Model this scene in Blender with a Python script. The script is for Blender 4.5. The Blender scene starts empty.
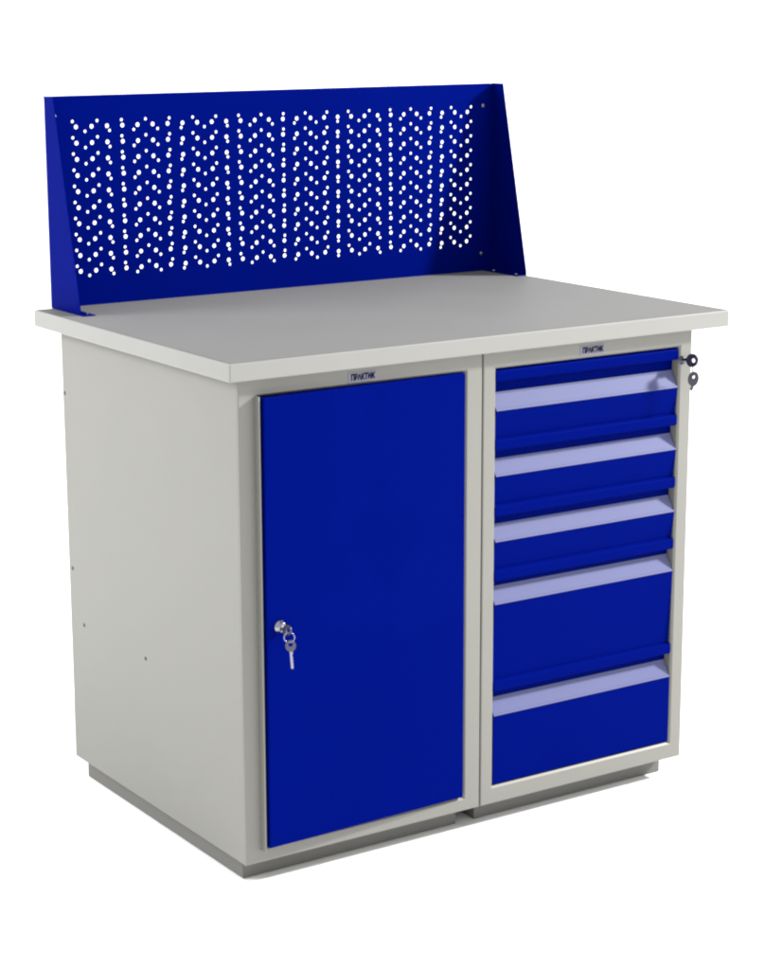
import bpy, bmesh, math, random
from mathutils import Vector, Matrix
random.seed(7)
C = bpy.context.scene.collection
sc = bpy.context.scene
G = 1.02                      # height of the worktop's upper face above the floor

# ------------------------------------------------------------------ materials
def mat(name, base, rough=0.5, spec=0.3, metal=0.0, grain=0.0, grain_scale=900.0, var=0.0, tint=None, coat=0.0):
    m = bpy.data.materials.new(name); m.use_nodes = True
    nt = m.node_tree; b = nt.nodes['Principled BSDF']
    b.inputs['Base Color'].default_value = (*base, 1)
    b.inputs['Roughness'].default_value = rough
    b.inputs['Specular IOR Level'].default_value = spec
    b.inputs['Metallic'].default_value = metal
    if tint: b.inputs['Specular Tint'].default_value = (*tint, 1)
    tc = nt.nodes.new('ShaderNodeTexCoord')
    if grain:
        n = nt.nodes.new('ShaderNodeTexNoise'); n.inputs['Scale'].default_value = grain_scale
        n.inputs['Detail'].default_value = 3
        bp = nt.nodes.new('ShaderNodeBump'); bp.inputs['Strength'].default_value = grain
        bp.inputs['Distance'].default_value = 0.0006
        nt.links.new(tc.outputs['Object'], n.inputs['Vector'])
        nt.links.new(n.outputs['Fac'], bp.inputs['Height'])
        nt.links.new(bp.outputs['Normal'], b.inputs['Normal'])
    if var:
        n2 = nt.nodes.new('ShaderNodeTexNoise'); n2.inputs['Scale'].default_value = 5.0
        n2.inputs['Detail'].default_value = 5
        r = nt.nodes.new('ShaderNodeMapRange')
        r.inputs['From Min'].default_value = 0.3; r.inputs['From Max'].default_value = 0.7
        r.inputs['To Min'].default_value = 1 - var; r.inputs['To Max'].default_value = 1 + var
        mx = nt.nodes.new('ShaderNodeVectorMath'); mx.operation = 'SCALE'
        mx.inputs[0].default_value = base
        nt.links.new(tc.outputs['Object'], n2.inputs['Vector'])
        nt.links.new(n2.outputs['Fac'], r.inputs['Value'])
        nt.links.new(r.outputs['Result'], mx.inputs['Scale'])
        nt.links.new(mx.outputs['Vector'], b.inputs['Base Color'])
        r2 = nt.nodes.new('ShaderNodeMapRange')
        r2.inputs['To Min'].default_value = rough - 0.06; r2.inputs['To Max'].default_value = rough + 0.06
        nt.links.new(n2.outputs['Fac'], r2.inputs['Value'])
        nt.links.new(r2.outputs['Result'], b.inputs['Roughness'])
    return m

GREY   = mat('light_grey_powder_coat', (0.180, 0.179, 0.166), 0.45, 0.25, grain=0.12, var=0.02)
PLINTH = mat('plinth_grey_paint', (0.125, 0.124, 0.118), 0.5, 0.15, grain=0.12, var=0.03)
EDGE   = mat('edge_band_plastic', (0.205, 0.205, 0.198), 0.3, 0.5, grain=0.05, var=0.01)
LAMIN  = mat('grey_laminate', (0.132, 0.132, 0.134), 0.6, 0.03, grain=0.25, grain_scale=700, var=0.02)
BLUE   = mat('blue_powder_coat', (0.0001, 0.0030, 0.108), 0.42, 0.007, grain=0.08, var=0.03, tint=(0.15, 0.55, 1.0))
STRIP  = mat('lilac_label_holder', (0.092, 0.101, 0.205), 0.5, 0.08, grain=0.03, var=0.02)
CHROME = mat('chromed_metal', (0.24, 0.24, 0.30), 0.2, 0.5, metal=1.0)
STEEL  = mat('screw_steel', (0.06, 0.06, 0.06), 0.4, 0.4, metal=0.6)
ZINC   = mat('zinc_screw', (0.22, 0.22, 0.26), 0.3, 0.5, metal=0.8)
PLATE  = mat('name_plate_white', (0.17, 0.17, 0.225), 0.35, 0.2)
INK    = mat('navy_ink', (0.0005, 0.0005, 0.010), 0.5, 0.0)
KEYDARK = mat('dark_nickel', (0.075, 0.075, 0.10), 0.25, 0.5, metal=1.0)
NAVY   = mat('dark_key_head', (0.012, 0.012, 0.030), 0.3, 0.5)
PAPER  = mat('white_studio_paper', (0.86, 0.86, 0.86), 0.8, 0.0, grain=0.03, grain_scale=200)

# ------------------------------------------------------------------ helpers
def box(bm, x0, x1, y0, y1, z0, z1, bev=0.0, mi=0, seg=2):
    vs = [bm.verts.new((x, y, z)) for x in (x0, x1) for y in (y0, y1) for z in (z0, z1)]
    idx = [(0,1,3,2), (4,6,7,5), (0,4,5,1), (2,3,7,6), (0,2,6,4), (1,5,7,3)]
    fs = [bm.faces.new([vs[i] for i in f]) for f in idx]
    for f in fs: f.material_index = mi
    if bev:
        es = list({e for f in fs for e in f.edges})
        bmesh.ops.bevel(bm, geom=es, offset=bev, segments=seg, affect='EDGES', profile=0.5)
    return vs

def prism(bm, prof, axis, a, b, mi=0):
    """extrude a closed 2-D outline along an axis between a and b"""
    def P(p, t):
        if axis == 'x': return (t, p[0], p[1])
        if axis == 'y': return (p[0], t, p[1])
        return (p[0], p[1], t)
    A = [bm.verts.new(P(p, a)) for p in prof]; B = [bm.verts.new(P(p, b)) for p in prof]
    n = len(prof)
    f = [bm.faces.new(A), bm.faces.new(B)]
    for i in range(n): f.append(bm.faces.new((A[i], A[(i+1) % n], B[(i+1) % n], B[i])))
    for q in f: q.material_index = mi
    return f

def ring(bm, x0, x1, z0, z1, a0, a1, c0, c1, ya, yb, bev):
    """flat rectangular frame with a rectangular opening, all its front arrises eased"""
    O = [(x0, z0), (x1, z0), (x1, z1), (x0, z1)]; I = [(a0, c0), (a1, c0), (a1, c1), (a0, c1)]
    of, ob = [[bm.verts.new((x, y, z)) for x, z in O] for y in (ya, yb)]
    nf, nb = [[bm.verts.new((x, y, z)) for x, z in I] for y in (ya, yb)]
    for i in range(4):
        j = (i+1) % 4
        bm.faces.new((of[i], of[j], nf[j], nf[i])); bm.faces.new((ob[i], nb[i], nb[j], ob[j]))
        bm.faces.new((of[i], ob[i], ob[j], of[j])); bm.faces.new((nf[i], nf[j], nb[j], nb[i]))
    eo = [bm.edges.get((of[i], of[(i+1) % 4])) for i in range(4)]; ei = [bm.edges.get((nf[i], nf[(i+1) % 4])) for i in range(4)]
    bmesh.ops.bevel(bm, geom=eo, offset=bev, segments=2, affect='EDGES', profile=0.5)
    bmesh.ops.bevel(bm, geom=ei, offset=0.0040, segments=1, affect='EDGES')

def lathe(bm, prof, M=Matrix(), n=24, mi=0):
    """prof = [(radius, height)], revolved about z, then moved by M"""
    rings = []
    for r, h in prof:
        if r < 1e-6: rings.append([bm.verts.new(M @ Vector((0, 0, h)))])
        else: rings.append([bm.verts.new(M @ Vector((r*math.cos(2*math.pi*i/n), r*math.sin(2*math.pi*i/n), h))) for i in range(n)])
    for a, b in zip(rings, rings[1:]):
        for i in range(n):
            j = (i+1) % n
            if len(a) == 1 and len(b) == 1: continue
            if len(a) == 1: f = bm.faces.new((a[0], b[i], b[j]))
            elif len(b) == 1: f = bm.faces.new((a[i], a[j], b[0]))
            else: f = bm.faces.new((a[i], a[j], b[j], b[i]))
            f.material_index = mi; f.smooth = True

def torus(bm, R, r, M=Matrix(), n=32, k=8, mi=0):
    V = [[bm.verts.new(M @ Vector(((R+r*math.cos(2*math.pi*j/k))*math.cos(2*math.pi*i/n),
                                    (R+r*math.cos(2*math.pi*j/k))*math.sin(2*math.pi*i/n),
                                    r*math.sin(2*math.pi*j/k)))) for j in range(k)] for i in range(n)]
    for i in range(n):
        for j in range(k):
            f = bm.faces.new((V[i][j], V[(i+1) % n][j], V[(i+1) % n][(j+1) % k], V[i][(j+1) % k]))
            f.material_index = mi; f.smooth = True

def obj(name, bm, mats, parent=None, label=None):
    bmesh.ops.recalc_face_normals(bm, faces=bm.faces)
    me = bpy.data.meshes.new(name); bm.to_mesh(me); bm.free()
    for m in (mats if isinstance(mats, (list, tuple)) else [mats]): me.materials.append(m)
    o = bpy.data.objects.new(name, me); C.objects.link(o)
    if parent: 
        o.parent = parent
        o.matrix_parent_inverse = Matrix()
        if parent.type == 'EMPTY': o.location = -Vector(parent.location)
    if label: o['label'] = label
    return o

def thing(name, label, cat, loc, group=None):
    e = bpy.data.objects.new(name, None); e.location = loc; e.empty_display_size = 0.1
    C.objects.link(e); e['label'] = label; e['category'] = cat
    if group: e['group'] = group
    return e

def rot(rx=0, ry=0, rz=0, loc=(0, 0, 0)):
    return Matrix.Translation(loc) @ Matrix.Rotation(rz, 4, 'Z') @ Matrix.Rotation(ry, 4, 'Y') @ Matrix.Rotation(rx, 4, 'X')

FRONT = math.radians(90)      # turns a lathe's +z to -y (towards the viewer)

# ------------------------------------------------------------------ setting: white studio sweep
bm = bmesh.new()
prof = [(-9.0, 0.0), (4.5, 0.0)]
R = 2.0
for i in range(1, 17):
    a = math.radians(90*i/16)
    prof.append((4.5 + R*math.sin(a), R - R*math.cos(a)))
prof.append((6.5, 7.0))
A = [bm.verts.new((-9.0, y, z)) for y, z in prof]; B = [bm.verts.new((11.0, y, z)) for y, z in prof]
for i in range(len(prof)-1):
    f = bm.faces.new((A[i], B[i], B[i+1], A[i+1])); f.smooth = True
o = obj('backdrop', bm, PAPER); o['kind'] = 'structure'

# ------------------------------------------------------------------ the workbench
W = 1.2; D = 0.8315; T = 0.0346
bench = thing('workbench', 'grey and blue metal workbench with a cupboard, five drawers and a perforated back panel', 'workbench', (0.6, 0.4, 0))

# tabletop
bm = bmesh.new(); box(bm, 0, W, 0, D, G-T, G-0.0005, bev=0.0022)
top = obj('tabletop', bm, EDGE, bench)
bm = bmesh.new(); box(bm, 0.0035, W-0.0035, 0.0035, D-0.0035, G-0.004, G+0.0004, bev=0.0004, seg=1)
obj('top_surface', bm, LAMIN, top)

FY = 0.02; CB = 0.7597; ZB = G-0.9723; ZT = G-T
def cabinet(x0, x1, ox0, ox1, oz0, oz1, px0, px1, plate_x, lip, screws):
    """sheet-metal carcass with a front frame round the opening ox0..ox1, oz0..oz1"""
    t = 0.0015
    bm = bmesh.new()
    # outer wrap: sides, back, bottom (each a thin folded sheet)
    e = 0.0012
    box(bm, x0, x0+0.006, FY+0.0062, CB, ZB, ZT, bev=e)
    box(bm, x1-0.006, x1, FY+0.0062, CB, ZB, ZT, bev=e)
    box(bm, x0+0.006, x1-0.006, CB-0.006, CB-0.001, ZB+0.001, ZT)
    box(bm, x0+0.006, x1-0.006, FY+0.02, CB-0.006, ZB+0.001, ZB+0.006)
    # front frame: two stiles and two rails, folded back at the opening
    ring(bm, x0, x1, ZB, ZT, ox0, ox1, oz0, oz1, FY, FY+0.0060, 0.0022)
    # returns into the opening
    box(bm, ox0-0.002, ox0-0.0003, FY+0.0062, FY+0.045, oz0, oz1)
    box(bm, ox1+0.0003, ox1+0.002, FY+0.0062, FY+0.045, oz0, oz1)
    box(bm, ox0, ox1, FY+0.0063, FY+0.045, oz1+0.0003, oz1+0.002)
    box(bm, ox0, ox1, FY+0.0063, FY+0.045, oz0-0.002, oz0-0.0003)
    if lip:       # raised fold along the lock side of the opening
        box(bm, ox0-0.0075, ox0-0.0035, FY-0.0145, FY+0.0004, oz0-0.004, oz1+0.002, bev=0.001)
    body = obj('cabinet_body', bm, GREY, bench)
    # plinth
    bm = bmesh.new()
    y0, y1 = 0.068, 0.739; h = ZB + 0.0005
    box(bm, px0, px1, y0, y0+0.003, 0.001, h, bev=0.0008)
    box(bm, px0+0.0002, px0+0.003, y0+0.0032, y1, 0.001, h, bev=0.0008)
    box(bm, px1-0.003, px1-0.0002, y0+0.0032, y1, 0.001, h, bev=0.0008)
    box(bm, px0, px1, y1+0.0002, y1+0.003, 0.001, h, bev=0.0008)
    obj('plinth', bm, PLINTH, body)
    # name plate with its lettering
    bm = bmesh.new()
    zt, zb = G-0.0445, G-0.0640
    box(bm, plate_x, plate_x+0.063, FY-0.0010, FY+0.0004, zb, zt, bev=0.0005, seg=1)
    cu = bpy.data.curves.new('txt', 'FONT'); cu.body = 'ПРАКТИК'
    cu.size = 0.0166; cu.extrude = 0.0002; cu.offset = 0.0008; cu.resolution_u = 4
    to = bpy.data.objects.new('txt', cu); C.objects.link(to)
    dg = bpy.context.evaluated_depsgraph_get()
    tm = bpy.data.meshes.new_from_object(to.evaluated_get(dg))
    xs = [v.co.x for v in tm.vertices]; w = max(xs)-min(xs); k = 0.054/w; xm = min(xs)
    zs = [v.co.y for v in tm.vertices]; hh = (max(zs)-min(zs)); kz = 0.0128/hh; zm = min(zs)
    tm.transform(Matrix.Translation((plate_x+0.006, FY-0.00115, zb+0.0038)) @
                 Matrix(((k,0,0,-xm*k),(0,0,-1,0),(0,kz,0,-zm*kz),(0,0,0,1))))
    old = set(bm.faces); bm.from_mesh(tm)
    for f in bm.faces:
        if f not in old: f.material_index = 1
    bpy.data.objects.remove(to); bpy.data.curves.remove(cu); bpy.data.meshes.remove(tm)
    obj('name_plate', bm, [PLATE, INK], body)
    for y, z in screws:
        bm = bmesh.new()
        lathe(bm, [(0.0042, -0.0004), (0.0042, 0.0006), (0.0030, 0.0014), (0.0012, 0.0014), (0.0010, 0.0004), (0, 0.0004)],
              rot(ry=-FRONT, loc=(x0, y, G+z)), 16)
        obj('screw', bm, STEEL, body)
    return body

LX0, LX1 = 0.027, 0.5755
RX0, RX1 = 0.5785, 1.1165
cup = cabinet(LX0, LX1, 0.0690, 0.5360, G-0.9440, G-0.0690, 0.0468, 0.5507, 0.2648, True,
              [(0.7505,-0.168), (0.742,-0.546), (0.6955,-0.661), (0.4136,-0.662)])
drw = cabinet(RX0, RX1, 0.6100, 1.0830, G-0.9355, G-0.0700, 0.5978, 1.1000, 0.8180, False, [])

# door: hinged on its right, a touch ajar; lock on the left
hx, hy = 0.5325, 0.0165
DW = 0.4625; ang = math.radians(1.8)
M = Matrix.Translation((hx, hy, 0)) @ Matrix.Rotation(ang, 4, 'Z')
bm = bmesh.new()
box(bm, -DW, 0, -0.0005, 0.018, G-0.9405, G-0.0705, bev=0.0022, seg=3)
bm.transform(M)
door = obj('door', bm, BLUE, bench)
lx, lz = -DW+0.0285, G-0.505
bm = bmesh.new()
lathe(bm, [(0.0, 0.0095), (0.0035, 0.0095), (0.0085, 0.0095), (0.0095, 0.0085), (0.0100, 0.0030), (0.0122, 0.0020), (0.0122, -0.0005)],
      M @ rot(rx=FRONT, loc=(lx, -0.0005, lz)), 32)
obj('lock', bm, CHROME, door)

# drawers
tops = [-0.0706, -0.2095, -0.3435, -0.4765, -0.7086, -0.9350]
strips = [(-0.1215,-0.1570), (-0.2555,-0.2890), (-0.3890,-0.4230), (-0.5175,-0.5525), (-0.7520,-0.7875)]
dx0, dx1 = 0.6112, 1.0815
for i in range(5):
    zt = G+tops[i]-0.0012; zb = G+tops[i+1]-(0.0009 if i < 4 else -0.0030)
    s0, s1 = G+strips[i][0], G+strips[i][1]
    y = FY+0.0012; dp = 0.020
    fl = y+0.0075 if i < 4 else y+0.001
    pr = [(y+0.030, zt), (y+0.0082, zt), (y+0.0007, zt-0.0042), (y, zt-0.0056), (y+0.0002, zt-0.0205)]
    # finger recess rolled inwards, then the sloping ledge that carries the label strip
    pr += [(y+0.0006, zt-0.0225), (y+0.0022, zt-0.0245), (y+0.0060, zt-0.0262), (y+dp-0.003, zt-0.0275), (y+dp, zt-0.0300), (y+dp+0.0002, s0)]
    pr += [(y+0.0015, s1+0.0015), (y, s1), (y+0.0006, s1-0.002), (fl, zb+0.0005), (fl+0.0006, zb), (y+0.030, zb)]
    bm = bmesh.new(); prism(bm, pr, 'x', dx0, dx1)
    for f in bm.faces: f.smooth = False
    d = obj('drawer', bm, BLUE, bench)
    # label strip: thin profile lying on the ledge, lip at both long edges
    a = Vector((y+0.0002+dp, s0)); b = Vector((y+0.0010, s1+0.0008)); t = (b-a).normalized(); n = Vector((t.y, -t.x))
    if n.x > 0: n = -n
    L = (b-a).length
    def q(u, v): p = a + t*u*L + n*v; return (p.x, p.y)
    sp = [q(0.0, 0.0002), q(0.0, 0.0022), q(0.08, 0.0022), q(0.10, 0.0012), q(0.88, 0.0012), q(0.90, 0.0022), q(1.0, 0.0022), q(1.0, 0.0002)]
    bm = bmesh.new(); prism(bm, sp, 'x', dx0+0.0008, dx1-0.0008)
    obj('label_strip', bm, STRIP, d)

# central lock of the drawer cabinet
bm = bmesh.new()
lathe(bm, [(0.0, 0.006), (0.0062, 0.006), (0.0074, 0.005), (0.0078, 0.001), (0.0092, 0.0005), (0.0092, -0.0003)],
      rot(rx=FRONT, loc=(1.0900, FY, G-0.0985)), 28)
obj('lock', bm, KEYDARK, drw)

# perforated back panel
PZ = 0.4405; PX0, PX1 = 0.0425, 1.1925
def circ(cu, x, z, r, n):
    s = cu.splines.new('POLY'); s.points.add(n-1); s.use_cyclic_u = True
    for i in range(n):
        a = 2*math.pi*i/n; s.points[i].co = (x+r*math.cos(a), z+r*math.sin(a), 0, 1)
cu = bpy.data.curves.new('sheet', 'CURVE'); cu.dimensions = '2D'; cu.fill_mode = 'BOTH'; cu.extrude = 0.0009
s = cu.splines.new('POLY'); s.points.add(3); s.use_cyclic_u = True
for i, (x, z) in enumerate([(PX0, 0.0005), (PX1, 0.0005), (PX1, PZ), (PX0, PZ)]): s.points[i].co = (x, z, 0, 1)
hx0, pit, hz0, rp = 0.1105, 0.03602, 0.3765, 0.03365
for c in range(29):
    for r in range(10): circ(cu, hx0+c*pit, hz0-r*rp, 0.0046, 16)
for c in range(37):
    x = hx0 + (-0.22 + c*0.792)*pit
    for r in range(10): circ(cu, x, hz0-r*rp + (0.0115 if c % 2 == 0 else -0.0098), 0.0033, 14)
co = bpy.data.objects.new('sheet', cu); C.objects.link(co)
dg = bpy.context.evaluated_depsgraph_get()
pm = bpy.data.meshes.new_from_object(co.evaluated_get(dg))
bpy.data.objects.remove(co); bpy.data.curves.remove(cu)
YP = D-0.004
pm.transform(Matrix.Translation((0, YP, G)) @ Matrix.Rotation(FRONT, 4, 'X'))
bm = bmesh.new(); bm.from_mesh(pm); bpy.data.meshes.remove(pm)
bmesh.ops.remove_doubles(bm, verts=bm.verts, dist=1e-6)
# top and bottom edges folded backwards
box(bm, PX0, PX1, YP+0.00095, YP+0.016, G+PZ-0.0014, G+PZ, bev=0)
box(bm, PX0, PX1, YP+0.00095, YP+0.0035, G+0.0006, G+0.0026, bev=0)
panel = obj('perforated_panel', bm, BLUE, bench)
for x, z in [(0.0610, 0.4000), (1.1640, 0.3900), (1.1620, 0.0420), (0.0610, 0.0420)]:
    bm = bmesh.new()
    lathe(bm, [(0.0046, -0.0002), (0.0046, 0.0010), (0.0034, 0.0022), (0.0012, 0.0024), (0, 0.0024)], rot(rx=FRONT, loc=(x, YP-0.0008, G+z)), 16)
    obj('screw', bm, ZINC, panel)

# side brackets of the panel
for side in (0, 1):
    xo = 0.0410 if side == 0 else 1.1940
    xi = xo+0.0014 if side == 0 else xo-0.0014
    ytop, ybot = (0.788, 0.690)
    bm = bmesh.new()
    pr = [(D-0.0005, G+0.0012), (ybot, G+0.0012), (ybot, G+0.010), (ytop, G+PZ+0.001), (D-0.0005, G+PZ+0.001)]
    prism(bm, pr, 'x', min(xo, xi), max(xo, xi))
    # foot flange lying on the worktop and back flange behind the sheet
    f0, f1 = (xo, xo+0.028) if side == 0 else (xo-0.028, xo)
    box(bm, f0, f1, 0.677 if side == 0 else ybot, D-0.006, G+0.0006, G+0.0024, bev=0.0005, seg=1)
    g0, g1 = (xi+0.0002, xo+0.03) if side == 0 else (xo-0.03, xi-0.0002)
    box(bm, g0, g1, YP+0.0012, YP+0.0026, G+0.004, G+PZ-0.002)
    br = obj('side_bracket', bm, BLUE, bench)
    for y in ((0.800, 0.712) if side else (0.7,)):
        bm = bmesh.new()
        lathe(bm, [(0.0046, -0.0002), (0.0046, 0.0010), (0.0034, 0.0022), (0.0012, 0.0024), (0, 0.0024)],
              rot(loc=((f0+f1)/2 + (0 if side else 0.004), y, G+0.0024)), 16)
        obj('screw', bm, ZINC if side else NAVY, br)

# ------------------------------------------------------------------ keys
def flat(bm, outline, hole, th, M, mi=0):
    """thin plate in the local xz plane with one round hole"""
    n = len(outline); hc, hr = hole
    ring = []
    for p in outline:
        a = math.atan2(p[1]-hc[1], p[0]-hc[0]); ring.append((hc[0]+hr*math.cos(a), hc[1]+hr*math.sin(a)))
    def V(p, y): return bm.verts.new(M @ Vector((p[0], y, p[1])))
    O0 = [V(p, -th/2) for p in outline]; O1 = [V(p, th/2) for p in outline]
    I0 = [V(p, -th/2) for p in ring]; I1 = [V(p, th/2) for p in ring]
    for i in range(n):
        j = (i+1) % n
        for q in ((O0[i], O0[j], I0[j], I0[i]), (O1[i], I1[i], I1[j], O1[j]), (O0[i], O1[i], O1[j], O0[j]), (I0[i], I0[j], I1[j], I1[i])):
            f = bm.faces.new(q); f.material_index = mi

def key_bm(M, rb, zr, th, blade, mi_head=0, mi_blade=0, hole=0.42):
    bm = bmesh.new()
    n = 28
    outl = [(rb*math.cos(2*math.pi*i/n), zr*math.sin(2*math.pi*i/n)) for i in range(n)]
    flat(bm, outl, ((0, zr*0.25), rb*hole), th, M, mi_head)
    if blade:
        teeth = [(-0.0028, -zr*0.9), (0.0028, -zr*0.9), (0.0028, -zr-0.004), (0.0018, -zr-0.006)]
        z = -zr-0.006
        k = 0
        while z > -zr-blade+0.004:
            z -= 0.003; teeth.append((0.0026 if k % 2 else 0.0014, z)); k += 1
        teeth += [(0.0002, -zr-blade), (-0.0028, -zr-blade+0.002)]
        A = [bm.verts.new(M @ Vector((x, -th*0.4, z))) for x, z in teeth]
        B = [bm.verts.new(M @ Vector((x, th*0.4, z))) for x, z in teeth]
        fs = [bm.faces.new(A), bm.faces.new(B)]
        for i in range(len(A)): fs.append(bm.faces.new((A[i], A[(i+1) % len(A)], B[(i+1) % len(A)], B[i])))
        for f in fs: f.material_index = mi_blade
    return bm

def solid_mats(o, ms):
    o.data.materials.clear()
    for m in ms: o.data.materials.append(m)

# keys in the cupboard door
face = M @ Vector((lx, -0.0005, lz))
kb = thing('key_bunch', 'two chromed keys on a small ring hanging from the lock of the blue cupboard door', 'keys',
           (face.x, face.y-0.02, face.z), 'keys left in the locks')
bow = Vector((face.x, face.y-0.0260, face.z-0.001))
obj('key', key_bm(rot(rx=math.radians(90), ry=0, rz=math.radians(14), loc=bow) @ Matrix.Rotation(math.radians(75), 4, 'Z'), 0.0105, 0.0110, 0.0024, 0.010, 0, 1), [KEYDARK, CHROME], kb)
rc = bow + Vector((0.001, -0.006, -0.0125))
bm = bmesh.new(); torus(bm, 0.0098, 0.0011, rot(rx=math.radians(90), rz=math.radians(-30), loc=rc)); obj('key_ring', bm, CHROME, kb)
k2 = rc + Vector((0.002, -0.001, -0.0160))
obj('key', key_bm(rot(ry=math.radians(-4), rz=math.radians(-25), loc=k2), 0.0100, 0.0115, 0.0024, 0.034, 0, 1), [KEYDARK, CHROME], kb)

# keys in the drawer lock
f2 = Vector((1.0900, FY-0.006, G-0.0985))
kd = thing('key_bunch', 'two dark headed keys on a ring at the drawer lock, just under the worktop corner', 'keys',
           (f2.x, f2.y-0.02, f2.z), 'keys left in the locks')
bow = Vector((f2.x+0.003, f2.y-0.0225, f2.z+0.003))
o = obj('key', key_bm(rot(rz=math.radians(18), loc=bow) @ Matrix.Rotation(math.radians(90), 4, 'X') @ Matrix.Rotation(math.radians(84), 4, 'Z'), 0.0140, 0.0135, 0.0050, 0.010, 0, 1, 0.32), [NAVY, KEYDARK], kd)
rc = bow + Vector((0.001, -0.001, -0.0175))
bm = bmesh.new(); torus(bm, 0.0095, 0.0009, rot(rx=math.radians(90), rz=math.radians(50), loc=rc)); obj('key_ring', bm, KEYDARK, kd)
k2 = rc + Vector((0.0025, 0.0, -0.0215))
o = obj('key', key_bm(rot(ry=math.radians(8), rz=math.radians(-20), loc=k2) @ Matrix.Rotation(math.radians(0), 4, 'X'), 0.0110, 0.0155, 0.0050, 0.010, 0, 1, 0.32), [NAVY, KEYDARK], kd)

# ------------------------------------------------------------------ light
w = bpy.data.worlds.new('World'); sc.world = w; w.use_nodes = True
w.node_tree.nodes['Background'].inputs['Color'].default_value = (1.0, 1.0, 0.99, 1)
w.node_tree.nodes['Background'].inputs['Strength'].default_value = 1.25

def area(name, loc, target, sx, sy, power, col=(1, 1, 1)):
    l = bpy.data.lights.new(name, 'AREA'); l.shape = 'RECTANGLE'; l.size = sx; l.size_y = sy; l.energy = power; l.color = col
    o = bpy.data.objects.new(name, l); C.objects.link(o); o.location = loc
    o.rotation_euler = (Vector(target)-Vector(loc)).to_track_quat('-Z', 'Y').to_euler(); return o
area('key_lamp', (6.6, -2.35, 4.75), (0.6, 0.3, 0.6), 0.7, 0.7, 1540, (1, 0.985, 0.95))
area('side_lamp', (-2.1, 1.6, 2.15), (0.0, 0.4, 0.75), 1.2, 1.2, 102)

# ------------------------------------------------------------------ camera (solved from the photograph's edges)
yaw, pitch, roll = 0.5861, 0.2238, -0.0029
fwd = Vector((math.sin(yaw)*math.cos(pitch), math.cos(yaw)*math.cos(pitch), -math.sin(pitch)))
right = Vector((math.cos(yaw), -math.sin(yaw), 0)); up = right.cross(fwd)
Rr = math.cos(roll)*right + math.sin(roll)*up; U = -math.sin(roll)*right + math.cos(roll)*up
cam = bpy.data.cameras.new('camera'); co = bpy.data.objects.new('camera', cam); C.objects.link(co)
co.matrix_world = Matrix(((Rr.x, U.x, -fwd.x, -1.8617), (Rr.y, U.y, -fwd.y, -3.298), (Rr.z, U.z, -fwd.z, 0.6378+G), (0, 0, 0, 1)))
cam.sensor_fit = 'VERTICAL'; cam.sensor_height = 36; cam.lens = 2140.5/970*36
cam.clip_start = 0.05; cam.clip_end = 200
sc.camera = co

sc.view_settings.view_transform = 'Standard'; sc.view_settings.look = 'None'
sc.view_settings.exposure = 0; sc.view_settings.gamma = 1
sc.render.engine = 'CYCLES'
sc.render.film_transparent = False
sc.cycles.filter_width = 2.2
sc.render.filter_size = 2.0
